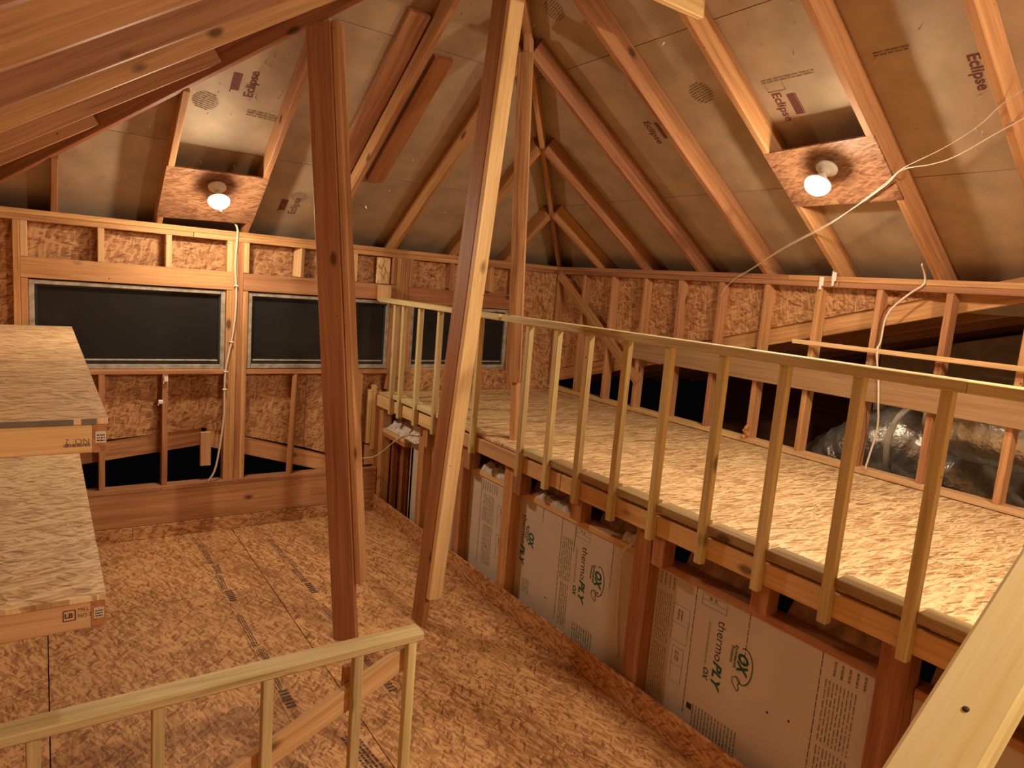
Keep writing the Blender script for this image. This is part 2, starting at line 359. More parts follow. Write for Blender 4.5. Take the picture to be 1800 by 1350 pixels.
# ---- far (window) wall
wf = structure('wall_far')
D = 0.089
def fstud(x0, x1, z0, z1, mat=FIR, nm='stud', y0=0.0, y1=D): boxw(nm, (x0, x1), (y0, y1), (z0, z1), mat, wf)
boxw('top_plate', (SL, -2.35), (0, D), (2.301, H), FIR, wf); boxw('top_plate', (-2.345, 0.0), (0, D), (2.301, H), RAFT, wf)
boxw('top_plate', (SL, -3.4), (0, D), (2.264, 2.300), FIR, wf); boxw('top_plate', (-3.396, -0.9), (0, D), (2.264, 2.300), FIR, wf); boxw('top_plate', (-0.896, 0.0), (0, D), (2.264, 2.300), RAFT, wf)
fstud(-4.472, -4.433, 0.40, 2.263); fstud(-4.432, -4.393, 2.034, 2.263, PALE, 'cripple_stud'); fstud(-4.432, -4.393, 0.40, 1.893, FIR, 'trimmer_stud')
for x0, x1 in ((-4.0, -3.961), (-3.581, -3.542), (-3.163, -3.124), (-3.043, -3.003), (-2.168, -2.130), (-1.806, -1.768), (-1.645, -1.607), (-1.235, -1.197), (-0.80, -0.762)):
    fstud(x0, x1, 2.034, 2.263, PALE if x0 < -2.1 else FIR, 'cripple_stud')
board('cripple_stud', (-2.615, 0.045, 2.034), (-2.608, 0.045, 2.263), 0.089, 0.038, (1, 0.55, 0), PALE, wf)
boxw('sheathing_scrap', (-1.945, -1.82), (0.03, 0.042), (2.034, 2.255), OSB_SHELF, wf, axis=2)
for x0, x1 in ((-3.123, -3.084), (-3.083, -3.044), (-1.766, -1.728), (-1.686, -1.647), (-0.545, -0.507)):
    fstud(x0, x1, 0.40 if x0 < -3 else 1.09, 2.263, FIR, 'king_stud')
fstud(-1.727, -1.687, 1.09, 2.263, FIR, 'king_stud')
boxw('header', (-4.432, -3.124), (0, 0.038), (1.895, 2.032), FIR, wf); boxw('header', (-3.043, -1.768), (0, 0.038), (1.895, 2.030), RAFT, wf); boxw('header', (-1.646, -0.546), (0, 0.038), (1.875, 2.018), DARKFIR, wf)
fstud(-3.163, -3.124, 0.40, 1.893, FIR, 'trimmer_stud'); fstud(-3.043, -3.003, 0.40, 1.893, FIR, 'trimmer_stud')
fstud(-1.806, -1.768, 1.10, 1.893, FIR, 'trimmer_stud'); fstud(-1.646, -1.608, 1.10, 1.873, FIR, 'trimmer_stud')
boxw('sill_plate', (-4.392, -3.164), (0, D), (1.247, 1.283), FIR, wf); boxw('sill_plate', (-3.002, -1.807), (0, D), (1.247, 1.283), FIR, wf); boxw('sill_plate', (-1.606, -0.546), (0.012, D), (1.255, 1.291), FIR, wf)
fstud(-4.0, -3.961, 0.40, 1.246); fstud(-3.596, -3.557, 0.40, 1.246)
board('stud', (-2.630, 0.045, 0.40), (-2.603, 0.045, 1.246), 0.089, 0.038, (1, -0.5, 0), FIR, wf)
fstud(-2.19, -2.151, 0.40, 1.246)
fstud(-1.972, -1.934, 0.62, 1.10, PALE); fstud(-1.932, -1.894, 0.56, 1.14, PALE); fstud(-1.892, -1.853, 0.20, 1.10, DARKFIR); fstud(-2.07, -2.032, 0.40, 1.246, FIR)
boxw('blocking', (-1.975, -1.87), (0.02, 0.058), (0.42, 0.60), PALE, wf)
# wall sheathing outside the studs, cut along the lower roof below
def fs(pts, mat=OSB_WALL): return panel('sheathing_panel', [(x, D+0.001, z) for x, z in pts], 0.011, mat, wf, flip=True, xdir=(1, 0, 0))
fs([(-4.72, 0.70), (-3.6, 0.78), (-3.6, 1.25), (-4.72, 1.25)]); fs([(-3.598, 0.78), (-3.29, 0.81), (-2.5, 0.60), (-2.5, 1.25), (-3.598, 1.25)]); fs([(-2.498, 0.60), (-1.9, 0.40), (-1.9, 1.25), (-2.498, 1.25)])
fs([(-4.72, 1.251), (-4.40, 1.251), (-4.40, 2.30), (-4.72, 2.30)])
fs([(-4.399, 2.0), (-2.2, 2.0), (-2.2, 2.30), (-4.399, 2.30)]); fs([(-2.198, 2.0), (0.1, 2.0), (0.1, 2.30), (-2.198, 2.30)])
fs([(-3.15, 1.251), (-3.01, 1.251), (-3.01, 1.999), (-3.15, 1.999)]); fs([(-1.79, 1.251), (-1.62, 1.251), (-1.62, 1.999), (-1.79, 1.999)]); fs([(-1.898, 0.0), (0.1, 0.0), (0.1, 1.25), (-1.898, 1.25)])
boxw('sheathing_panel', (-1.80, -0.50), (-0.011, 0.0), (1.087, 1.283), OSB_WALL, wf, axis=0)
boxw('sheathing_panel', (-0.505, -0.005), (-0.011, 0.0), (1.087, 2.262), OSB_WALL, wf, axis=2)
# roof boards of the lower gable showing behind the studs
board('ledger_board', (-4.70, D+0.031, 0.576), (-3.30, D+0.031, 0.742), 0.140, 0.038, (0, 1, 0), FIR, wf)
board('ledger_board', (-3.285, D+0.031, 0.735), (-1.90, D+0.031, 0.325), 0.140, 0.038, (0, 1, 0), FIR, wf)
boxw('hanging_block', (-3.322, -3.247), (0.03, 0.068), (0.52, 0.785), PALE, wf)
boxw('bottom_plate', (-4.705, -1.87), (-0.02, D), (0.363, 0.399), FIR, wf)
boxw('rim_board', (-4.705, -1.87), (-0.02, 0.018), (0.107, 0.362), FIR, wf)
for a, b in ((-4.705, -3.79), (-3.787, -2.95), (-2.947, -1.87)): boxw('kick_board', (a, b), (-0.032, -0.021), (0.002, 0.106), OSB_FLOOR, wf, c=0.001)
boxw('blocking', (-1.86, -1.0), (-0.03, -0.012), (0.52, 0.83), DARKFIR, wf); boxw('blocking', (-1.80, -1.55), (-0.012, -0.001), (0.82, 0.955), FIR, wf)
# windows
def window(n, x0, x1, z0, z1):
    wd = structure('window_%d' % n, ((x0+x1)/2, 0.05, z0))
    for nm, X, Z in (('window_frame', (x0, x0+0.032), (z0, z1)), ('window_frame', (x1-0.032, x1), (z0, z1)), ('window_frame', (x0+0.033, x1-0.033), (z1-0.028, z1)), ('window_frame', (x0+0.033, x1-0.033), (z0, z0+0.034))):
        boxw(nm, X, (0.016, 0.075), Z, ALU, wd)
    a, b, c, d = x0+0.033, x1-0.033, z0+0.035, z1-0.029
    for X, Z in (((a, a+0.014), (c, d)), ((b-0.014, b), (c, d)), ((a+0.015, b-0.015), (d-0.012, d)), ((a+0.015, b-0.015), (c, c+0.022))): boxw('sash', X, (0.035, 0.06), Z, SCREEN, wd)
    boxw('sash_rail', (a+0.015, b-0.015), (0.03, 0.05), (c+0.023, c+0.035), ALU, wd)
    panel('glass_pane', [(a+0.015, 0.055, c+0.036), (b-0.015, 0.055, c+0.036), (b-0.015, 0.055, d-0.013), (a+0.015, 0.055, d-0.013)], 0.005, GLASS, wd)
window(1, -4.391, -3.166, 1.285, 1.886); window(2, -3.001, -1.808, 1.290, 1.886); window(3, -1.605, -0.548, 1.293, 1.868)

# ---- right wall
wr = structure('wall_right')
for a, b in ((0.0, -2.62), (-2.624, -7.3)): boxw('top_plate', (0, D), (b, a), (2.301, H), RAFT, wr)
for a, b in ((-0.0, -3.0), (-3.004, -7.3)): boxw('top_plate', (0, D), (b, a), (2.264, 2.300), RAFT, wr)
for k in range(18):
    y = -0.024-0.4064*k
    boxw('stud', (0, D), (y-0.019, y+0.019), (1.125, 2.263), FIR if k else RAFT, wr)
for a, b in ((0.0, -2.44), (-2.444, -7.3)): boxw('bottom_plate', (0, D), (b, a), (1.087, 1.1245), PALE, wr)
sl = -0.2686
def dz(y): return 1.304+sl*y
def rs(pts): return panel('sheathing_panel', [(D+0.001, y, z) for y, z in pts], 0.011, OSB_WALL, wr, xdir=(0, 1, 0))
rs([(0.1, dz(0.1)-0.02), (-1.218, dz(-1.218)-0.02), (-1.218, 2.30), (0.1, 2.30)]); rs([(-1.22, dz(-1.22)-0.02), (-2.438, dz(-2.438)-0.02), (-2.438, 2.30), (-1.22, 2.30)])
rs([(-2.44, dz(-2.44)-0.02), (-3.66, dz(-3.66)-0.02), (-3.66, 2.30), (-2.44, 2.30)])
cz = 0.0725
board('lower_roof_rafter', (D+0.032, 0.1, dz(0.1)-cz), (D+0.032, -4.25, dz(-4.25)-cz), 0.14, 0.038, (1, 0, 0), FIR, wr)
board('let_in_brace', (-0.011, -0.06, 2.262), (-0.011, -1.30, 1.36), 0.089, 0.020, (1, 0, 0), RAFT, wr)
boxw('ledger_board', (-0.0385, -0.0005), (-7.2, -1.20), (1.560, 1.745), LEDGER, wr)
board('ledger_board', (-0.0195, -1.195, 1.62), (-0.0195, -1.56, 1.60), 0.10, 0.036, (1, 0, 0), FIR, wr)
q = Quads()
for yy, n in ((0.0, 3), (0.42, 2), (0.84, 3)):
    q.rows(yy, 0, yy+0.30, 0.09, 5, 0.45, 0.05)
q.rows(0.3, -0.06, 0.6, -0.02, 2, 0.6, 0.05)
q.build('panel_stamp', (D-0.0005, -1.30, 2.02), (0, -1, 0.02), (-1, 0, 0), FADED, wr)
# lower attic beyond the right wall: its roof, rafters
ra = structure('roof_lower')
panel('roof_sheathing', [(D+0.06, 0.4, dz(0.4)), (3.2, 0.4, dz(0.4)), (3.2, -7.2, dz(-7.2)), (D+0.06, -7.2, dz(-7.2))], 0.012, ATTIC, ra)
for x in (0.72, 1.33, 1.94, 2.55): board('lower_roof_rafter', (x, 0.3, dz(0.3)-cz), (x, -7.0, dz(-7.0)-cz), 0.14, 0.038, (1, 0, 0), DARKFIR, ra)
panel('attic_floor', [(D+0.02, 0.4, 0.35), (3.2, 0.4, 0.35), (3.2, -7.2, 0.35), (D+0.02, -7.2, 0.35)], 0.02, FLUFF, ra)  # white covering chosen to bounce more light into the attic
panel('attic_end_wall', [(3.2, 0.4, 0.3), (3.2, -7.2, 0.3), (3.2, -7.2, 3.4), (3.2, 0.4, 3.4)], 0.02, DARKFIR, ra)
panel('added_attic_backdrop', [(1.62, -2.55, 0.35), (1.62, -7.2, 0.35), (1.62, -7.2, dz(-7.2)-0.2), (1.62, -2.55, dz(-2.55)-0.2)], 0.02, ATTIC, ra)  # wall added as a pale backdrop to catch lamp light through the studs

# ---- left and near walls (out of view, close the room)
wl = structure('wall_left')
boxw('sheathing_panel', (SL-0.012, SL), (-7.3, 0.0), (0.0, H), OSB_WALL, wl, axis=1)
wn = structure('wall_near')
boxw('sheathing_panel', (SL, 0.0), (-7.33, -7.31), (0.0, 3.9), OSB_WALL, wn, axis=0)

# ---- knee wall under the loft edge
wk = structure('wall_loft')
X0, X1 = -1.86, -1.771
def kpost(y0, y1, z1=0.962, mat=FIR): boxw('post', (X0, X1), (y1, y0), (0.002, z1), mat, wk)
kpost(-0.785, -0.875, 0.95); kpost(-1.395, -1.49, 0.962); kpost(-2.005, -2.11, 0.962); kpost(-3.205, -3.315, 0.962); kpost(-4.435, -4.54, 0.962, RAFT); kpost(-5.66, -5.76, 0.962)
boxw('post', (X0, X1), (-0.075, 0.0), (0.002, 0.95), FIR, wk)
for y in (-0.16, -0.36, -0.55): boxw('stud', (-1.79, -1.75), (y-0.02, y+0.02), (0.04, 0.70), DARKFIR, wk)
for a, b in ((-0.08, -0.515), (-0.88, -1.39), (-1.495, -2.0), (-2.115, -3.2), (-3.32, -4.43), (-4.545, -5.655)):
    if a > -0.5:
        boxw('cap_plate', (X0+0.004, X1+0.03), (b, a), (0.735, 0.772), PALE, wk); boxw('cap_plate', (X0+0.010, X1+0.02), (b, a), (0.70, 0.734), FIR, wk)
    else: boxw('cap_plate', (-1.803, -1.712), (b, a), (0.7705, 0.807), PALE if a > -2.2 else FIR, wk)
for y0, y1 in ((-2.655, -2.75), (-3.875, -3.96), (-5.1, -5.19)): boxw('cripple_block', (-1.835, -1.755), (y1, y0), (0.808, 0.964), FIR, wk)
for y0, y1 in ((-1.50, -1.58), (-2.12, -2.20), (-0.885, -0.93), (-3.325, -3.40)): boxw('cripple_block', (X0-0.006, X1-0.008), (y1, y0), (0.80, 0.962), RAFT, wk)
PX = -1.79
pans = []
for a, b in ((-0.52, -0.783), (-0.88, -1.393), (-1.492, -2.003), (-2.112, -3.203), (-3.317, -4.433), (-4.542, -5.658)):
    pans.append(boxw('sheathing_panel', (PX, PX+0.004), (b, a), (0.01, 0.770 if a < -0.8 else 0.90), PLY, wk, c=0.001, axis=2))
boxw('backing_board', (-1.72, -1.70), (-7.2, -0.02), (0.0, 0.80), DARKFIR, wk)
for a, b in ((0.0, -2.747), (-2.751, -7.2)): boxw('kick_board', (-1.884, -1.872), (b, a), (0.002, 0.15), OSB_FLOOR, wk, c=0.001)
boxw('bottom_plate', (-1.871, -1.775), (-7.2, -0.0), (0.0005, 0.036), FIR, wk)
# printed faces of the grey panels
Nk = (-1, 0, 0); PT = PX-0.0012
def brand(p, y, zt=0.66, small=False, logo=True):
    lettering('thermo', (PT, y, zt), (0, 0, -1), Nk, 0.195, PRINT, p, bold=-0.004)
    lettering('PLY', (PT, y, zt-0.20), (0, 0, -1), Nk, 0.140, GREEN, p, shear=0.25, bold=0.035, height=0.05)
    if small:
        lettering('structural insulation by', (PT, y+0.052, zt-0.03), (0, 0, -1), Nk, 0.21, GREYPRINT, p)
        lettering('OX', (PT, y+0.050, zt-0.255), (0, 0, -1), Nk, 0.062, GREEN, p, shear=0.25, bold=0.03)
    if logo:
        yl = y-0.125
        lettering('OX', (PT, yl, zt-0.095), (0, 0, -1), Nk, 0.10, GREEN, p, shear=0.25, bold=0.05, height=0.058)
        lettering('Engineered', (PT, yl+0.022, zt-0.07), (0, 0, -1), Nk, 0.105, GREEN, p, bold=0.02)
        lettering('Products', (PT, yl+0.042, zt-0.08), (0, 0, -1), Nk, 0.08, GREEN, p, bold=0.02)
        q = Quads()
        pts = [(0.055+0.085*math.cos(t), 0.03+0.045*math.sin(t)) for t in [math.radians(a) for a in range(-40, 215, 15)]]
        for a, b in zip(pts, pts[1:]): q.line(a, b, 0.005)
        pts = [(0.115, 0.0), (0.13, -0.02), (0.15, -0.018), (0.165, -0.005), (0.18, 0.012), (0.165, 0.02), (0.15, 0.012), (0.135, 0.022), (0.12, 0.015), (0.115, 0.0)]
        for a, b in zip(pts, pts[1:]): q.line(a, b, 0.004)
        q.build('ox_head_mark', (PT, yl, zt-0.095), (0, 0, -1), Nk, GREEN, p)
def fine(p, y0, y1, z0, z1, rows, d=0.03):
    q = Quads(); q.rows(0, 0, z1-z0, y0-y1, rows, 0.28, d)
    q.build('fine_print', (PT, y0, z1), (0, 0, -1), Nk, GREYPRINT, p)
def vline(p, y, z0=0.12, z1=0.765, dash=True, mat=PRINT):
    q = Quads(); z = 0.0
    while z < z1-z0:
        q.q(z, -0.0015, min(z+(0.03 if dash else 9), z1-z0), 0.0015); z += 0.036 if dash else 99
    q.build('printed_line', (PT, y, z1), (0, 0, -1), Nk, mat, p)
def pbox(p, y0, y1, z0, z1):
    q = Quads(); a, b = z1-z0, y0-y1
    for s, e in (((0, 0), (a, 0)), ((a, 0), (a, b)), ((a, b), (0, b)), ((0, b), (0, 0)), ((a*0.5, 0), (a*0.5, b))): q.line(s, e, 0.002)
    q.rows(a*0.1, b*0.3, a*0.4, b*0.7, 2, 0.5, 0.02)
    q.build('printed_box', (PT, y0, z1), (0, 0, -1), Nk, GREYPRINT, p)
p = pans[1]; brand(p, -1.27, logo=True); fine(p, -1.30, -1.36, 0.2, 0.34, 5)
p = pans[2]; fine(p, -1.66, -1.86, 0.68, 0.745, 7, 0.012); fine(p, -1.68, -1.82, 0.46, 0.655, 8); fine(p, -1.70, -1.82, 0.16, 0.44, 7); vline(p, -1.645); pbox(p, -1.86, -1.97, 0.47, 0.62); pbox(p, -1.87, -1.96, 0.26, 0.42)
brand(p, -1.93, 0.30, logo=False) if False else None
p = pans[3]; brand(p, -2.155, 0.66, logo=False)
yl = -2.0
brand(p, -2.745, 0.66, small=True); fine(p, -2.565, -2.665, 0.40, 0.66, 6); fine(p, -2.58, -2.66, 0.12, 0.38, 5); vline(p, -2.548); vline(p, -2.67, 0.6, 0.765, False); fine(p, -2.20, -2.28, 0.16, 0.25, 6); fine(p, -2.72, -2.90, 0.06, 0.19, 9); vline(p, -2.36, 0.67, 0.765); vline(p, -2.99, 0.5, 0.765); pbox(p, -2.68, -2.80, 0.70, 0.75)
lettering('OX', (PT, -2.235, 0.565), (0, 0, -1), Nk, 0.10, GREEN, p, shear=0.25, bold=0.05, height=0.058); lettering('Engineered', (PT, -2.215, 0.60), (0, 0, -1), Nk, 0.105, GREEN, p, bold=0.02); lettering('Products', (PT, -2.195, 0.59), (0, 0, -1), Nk, 0.08, GREEN, p, bold=0.02)
p = pans[4]; brand(p, -3.705, 0.665, small=True); vline(p, -3.565); fine(p, -3.335, -3.43, 0.40, 0.66, 7); fine(p, -3.335, -3.43, 0.12, 0.385, 7); fine(p, -3.34, -3.45, 0.69, 0.755, 4, 0.015); pbox(p, -3.44, -3.54, 0.45, 0.63); pbox(p, -3.46, -3.53, 0.24, 0.42)
fine(p, -3.62, -3.88, 0.05, 0.20, 14, 0.015); pbox(p, -3.60, -3.74, 0.70, 0.755); vline(p, -4.20); fine(p, -4.225, -4.36, 0.40, 0.665, 9); fine(p, -4.225, -4.36, 0.10, 0.38, 9); fine(p, -4.25, -4.40, 0.69, 0.75, 5, 0.014); vline(p, -3.86, 0.5, 0.765)
q = Quads(); q.q(0, 0, 0.03, 0.03); q.build('printed_mark', (PT, -3.585, 0.19), (0, 0, -1), Nk, PRINT, p)
p = pans[5]; pbox(p, -4.60, -4.73, 0.70, 0.755); vline(p, -4.58, 0.3, 0.75, False)
for p, y in ((pans[3], -2.9), (pans[3], -2.45), (pans[4], -4.1), (pans[4], -4.0), (pans[2], -1.75)):
    lathe('nail_head', [(0.005, 0), (0.005, 0.001)], PRINT, frame_at((PT, y, rnd.uniform(0.2, 0.5)), (0, 1, 0), Nk), p, 8)

# ---- roof: rafters and sheathing over the far, right and left slopes
ce = structure('ceiling')
RD = 0.14; cth = 1/math.sqrt(1+P*P)
off = RD/cth                       # underside of sheathing above underside of rafters, vertical
AX = -SL/2*-1                      # ridge x  (-2.315)
RX = SL/2
def raft(p0, p1, mat=RAFT, W=RD, name='rafter', nrm=None, T=0.038):
    """p0,p1 on the underside line; board is set above it"""
    p0, p1 = V(p0), V(p1); x = (p1-p0).normalized(); n = V(nrm); up = n.cross(x)
    if up.z < 0: up = -up
    return board(name, p0+up*W/2, p1+up*W/2, W, T, nrm, mat, ce)
for k, x in enumerate((-0.60, -1.20, -1.805, -2.41, -3.035, -3.625, -4.245)):
    ye = min(-x-0.022, x-SL-0.022)
    raft((x, 0.30, H-P*0.30), (x, -ye, H+P*ye), nrm=(1, 0, 0))
yr = [-0.62, -1.21, -1.82, -2.435, -3.0, -3.60, -4.18, -4.79, -5.40, -6.0, -6.6, -7.2]
for y in yr:
    xe = min(-y-0.022, -RX-0.02)
    raft((0.30, y, H-P*0.30), (-xe, y, H+P*xe), nrm=(0, 1, 0))
for y in (-0.70, -1.25, -1.86, -2.39, -2.96, -3.56, -4.17, -4.78, -5.4, -6.0, -6.6, -7.2):
    xe = min(-y-0.022, -RX-0.02)
    raft((SL-0.3, y, H+0.045-P*0.3), (SL+xe, y, H+0.045+P*xe), nrm=(0, 1, 0))
raft((0.15, 0.15, H-0.005-P*0.15), (RX, RX, H-0.005-P*RX), RAFT, 0.190, 'hip_rafter', (1, -1, 0))
raft((-2.02, -1.98, H-0.03+P*2.0), (RX+0.02, RX+0.06, H-0.03-P*(RX+0.04)), RAFT, 0.19, 'hip_rafter', (1, -1, 0), 0.05)
raft((SL-0.15, 0.15, H-0.05-P*0.15), (RX, RX, H-0.05-P*RX), DARKFIR, 0.240, 'hip_rafter', (1, 1, 0))
boxw('ridge_board', (RX-0.019, RX+0.019), (-7.3, RX-0.02), (H-P*RX-0.02, H-P*RX+0.17), DARKFIR, ce)
def clip(poly, f):
    out = []
    for i in range(len(poly)):
        a, b = poly[i], poly[(i+1) % len(poly)]; fa, fb = f(a), f(b)
        if fa >= 0: out.append(a)
        if (fa >= 0) != (fb >= 0):
            t = fa/(fa-fb); out.append((a[0]+(b[0]-a[0])*t, a[1]+(b[1]-a[1])*t))
    return out
row = [-0.52, 0.505-0.0, 1.515, 2.53]
panels = {'far': [], 'right': []}
zoff = H+off+0.002
def slope(tagname, lo, hi, cuts, to3, inside):
    for r in range(3):
        a, b = row[r]+0.002, row[r+1]-0.002
        cs = [lo]+cuts[r]+[hi]
        for c0, c1 in zip(cs, cs[1:]):
            poly = [(c0+0.0015, a), (c1-0.0015, a), (c1-0.0015, b), (c0+0.0015, b)]
            for f in inside: poly = clip(poly, f)
            if len(poly) >= 3:
                o = panel('roof_panel', [to3(u, v) for u, v in poly], 0.012, BOARD_ROOF, ce, flip=tagname != 'right')
                if tagname in panels: panels[tagname].append((o, c0, c1, a, b))
# u along the eave, v horizontal distance in from the eave; sheathing lies outside (above) the polygon
def ccw(f): return f
def far3(u, v): return (u, -v, zoff+P*v)
def right3(u, v): return (-v, u, zoff+P*v)
def left3(u, v): return (SL+v, u, zoff+0.045+P*v)
slope('far', SL-0.5, 0.5, [[-2.41, -0.0], [-3.625, -1.20], [-2.41]], far3, [lambda p: -p[0]-p[1]+0.0+1.0*0 if False else (-p[0]+0.0)-p[1]*1.0+0.0 if False else (0.0-p[0])-p[1], lambda p: (p[0]-SL)-p[1]])
slope('right', -7.3, 0.5, [[-4.79, -2.435], [-3.60, -1.21], [-4.79, -2.435]], right3, [lambda p: (0.0-p[1])-p[0], lambda p: -RX-p[1]])
slope('left', -7.3, 0.5, [[-4.70, -2.40], [-3.46, -1.21], [-4.70, -2.40]], left3, [lambda p: -p[0]-p[1], lambda p: -RX-p[1]])
# short boards laid flat against the sheathing of the far slope
def flat_far(x0, x1, y0, y1, mat, T=0.038):
    xm = (x0+x1)/2; nn = V((0, P, 1)).normalized()
    board('flat_block', V((xm, y0, H+off-P*y0))-nn*T/2, V((xm, y1, H+off-P*y1))-nn*T/2, x1-x0, T, nn, mat, ce)
flat_far(-2.580, -2.440, -0.35, -1.70, RAFT); flat_far(-2.295, -2.165, -0.49, -1.49, DARKFIR)
# collar board high up, its sawn end nailed to a rafter of the right slope
boxw('collar_board', (-3.03, -1.64), (-3.06, -3.022), (3.468, 3.61), PALE, ce)
# nail points through the sheathing
vs, fcs = [], []
for k in range(700):
    if rnd.random() < 0.5:
        v = rnd.uniform(0.05, 2.2); x = rnd.uniform(SL+v, -v); b_ = V((x, -v, zoff+P*v)); n = V((0, -P, -1)).normalized()
    else:
        v = rnd.uniform(0.05, 2.2); y = rnd.uniform(-5.2, -v); b_ = V((-v, y, zoff+P*v)); n = V((-P, 0, -1)).normalized()
    d = (n+V((rnd.uniform(-.6, .6), rnd.uniform(-.6, .6), rnd.uniform(-.3, .3)))).normalized()*rnd.uniform(0.014, 0.030)
    s = d.cross(V((0.3, 0.5, 0.2))).normalized()*0.003; t = d.cross(s).normalized()*0.003
    i = len(vs); vs += [b_+s, b_-s*0.5+t, b_-s*0.5-t, b_+d]; fcs += [(i, i+1, i+3), (i+1, i+2, i+3), (i+2, i, i+3)]
nt_ = link('nail_points', mesh('nail_points', vs, fcs), METAL, ce, Matrix()); nt_['kind'] = 'stuff'
# printing on the sheathing
nF = V((0, -P, -1)).normalized(); nR = V((-P, 0, -1)).normalized()
def pfar(x, y, e=0.0015): return V((x, y, zoff-P*y))+nF*e
def pright(x, y, e=0.0015): return V((x, y, zoff-P*x))+nR*e
def owner(side, u, v):
    for o, c0, c1, a, b in panels[side]:
        if c0 <= u <= c1 and a <= v <= b: return o
    return panels[side][0][0]
def stamp(side, x, y, r=0.07):
    q = Quads()
    for k in range(-4, 5):
        h = k*r/4.6; l = math.sqrt(max(r*r-h*h, 0))
        a = -l
        while a < l:
            e = min(a+rnd.uniform(0.3, 0.7)*r, l); q.q(a, h-r*0.05, e, h+r*0.05); a = e+r*0.06
    if side == 'far': q.build('stamp', pfar(x, y), (1, 0.3, 0), nF, FADED, owner('far', x, -y))
    else: q.build('stamp', pright(x, y), (0.3, 1, 0), nR, FADED, owner('right', y, -x))
def eclipse_far(x, y, full=True):
    o = owner('far', x, -y); d = V((0, -1, P)).normalized(); up = nF.cross(d)
    lettering('Eclipse', pfar(x, y), d, nF, 0.205, REDPRINT, o, bold=0.02, height=0.075)
    q = Quads(); q.q(0.02, 0.0, 0.155, 0.045); q.q(0.0, 0.045, 0.155, 0.052)
    q.build('printed_block', pfar(x, y)+up*0.085+d*0.01, d, nF, REDPRINT, o)
def eclipse_right(x, y):
    o = owner('right', y, -x); d = V((1, 0, -P)).normalized(); up = nR.cross(d)
    lettering('Eclipse', pright(x, y), d, nR, 0.195, REDPRINT, o, bold=0.02, height=0.07)
    q = Quads(); q.q(0.0, 0.0, 0.14, 0.045); q.q(0.0, 0.048, 0.14, 0.053)
    q.build('printed_block', pright(x, y)+up*0.078+d*0.02, d, nR, REDPRINT, o)
eclipse_far(-3.235, -0.925); eclipse_far(-2.68, -0.02)
eclipse_right(-1.09, -3.10); eclipse_right(-1.085, -2.14); eclipse_right(-1.08, -4.04)
stamp('far', -3.485, -0.84, 0.075); stamp('far', -2.70, -0.20, 0.06); stamp('right', -1.18, -2.69, 0.075); stamp('right', -1.83, -2.08, 0.07)
def marks_right(x, y, w_, h_, n):
    q = Quads(); q.rows(0, 0, w_, h_, n, 0.5, 0.03); q.build('stamp', pright(x, y), (0, -1, 0), nR, FADED, owner('right', y, -x))
marks_right(-1.16, -3.68, 0.16, 0.03, 2); marks_right(-1.15, -3.08, 0.3, 0.03, 2)
q = Quads(); q.line((0, 0), (0.1, 0), 0.004); q.line((0, 0), (0, 0.05), 0.004); q.line((0.1, 0), (0.1, 0.05), 0.004)
q.build('stamp', pright(-1.10, -3.09), (0, -1, 0), nR, FADED, owner('right', -3.1, 1.1))
q = Quads(); q.rows(0, 0, 0.2, 0.06, 3, 0.5, 0.03); q.build('stamp', pfar(-3.24, -0.80), (1, 0.05, 0), nF, FADED, owner('far', -3.2, 0.8))

# ================================================================== LAMPS
def lamp(x, y, z, n, label, mat, dim=1.0):
    n = V(n).normalized(); c = V((x, y, z)); base = c-n*0.118
    t = thing('bare_bulb_lamp', label, 'lamp', base)
    Mx = frame_at(base, (1, 0.01, 0) if abs(n.x) < 0.9 else (0, 1, 0), n)
    lathe('lampholder', [(0.058, 0.0), (0.058, 0.012), (0.045, 0.022), (0.026, 0.028), (0.026, 0.040), (0.02, 0.042)], SOCK, Mx, t)
    lathe('bulb_collar', [(0.014, 0.043), (0.018, 0.052), (0.034, 0.075), (0.054, 0.098), (0.068, 0.108), (0.069, 0.119)], SOCK, Mx, t)
    lathe('bulb', [(0.067, 0.1165)]+[(0.068*math.cos(a), 0.118+0.050*math.sin(a)) for a in [math.radians(d) for d in range(0, 90, 12)]]+[(0.002, 0.1679)], mat, Mx, t)
    return t
def mount(name, pts, n, label):
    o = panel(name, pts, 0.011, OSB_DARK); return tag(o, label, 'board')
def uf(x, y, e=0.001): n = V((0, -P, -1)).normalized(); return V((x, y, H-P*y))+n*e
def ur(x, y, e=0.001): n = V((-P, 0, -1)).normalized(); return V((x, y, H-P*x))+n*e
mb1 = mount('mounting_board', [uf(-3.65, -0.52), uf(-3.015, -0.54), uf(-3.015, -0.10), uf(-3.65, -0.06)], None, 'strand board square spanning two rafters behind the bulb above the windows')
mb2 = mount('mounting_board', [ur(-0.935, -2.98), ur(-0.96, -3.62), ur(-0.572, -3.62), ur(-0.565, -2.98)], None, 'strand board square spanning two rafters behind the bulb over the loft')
BOARDN1 = V((0, -P, -1)).normalized(); BOARDN2 = V((-P, 0, -1)).normalized()
c1 = uf(-3.30, -0.44, 0.0)+BOARDN1*0.131; c2 = ur(-0.83, -3.285, 0.0)+BOARDN2*0.131
lamp(-3.330, -0.50, H+P*0.50-0.135*1.19, BOARDN1, 'glowing bare bulb on the board above the row of windows', GLOW)
lamp(-0.895, -3.32, H+P*0.895-0.135*1.19, BOARDN2, 'glowing bare bulb on the board above the loft deck', GLOW)
boxw('collar_board', (-3.25, -1.45), (-5.92, -5.882), (3.28, 3.42), RAFT, ce)
lamp(-1.95, -5.87, 3.16, (-0.1, 0.25, -1), 'glowing bare bulb behind the viewer under a collar board', GLOW_DIM)

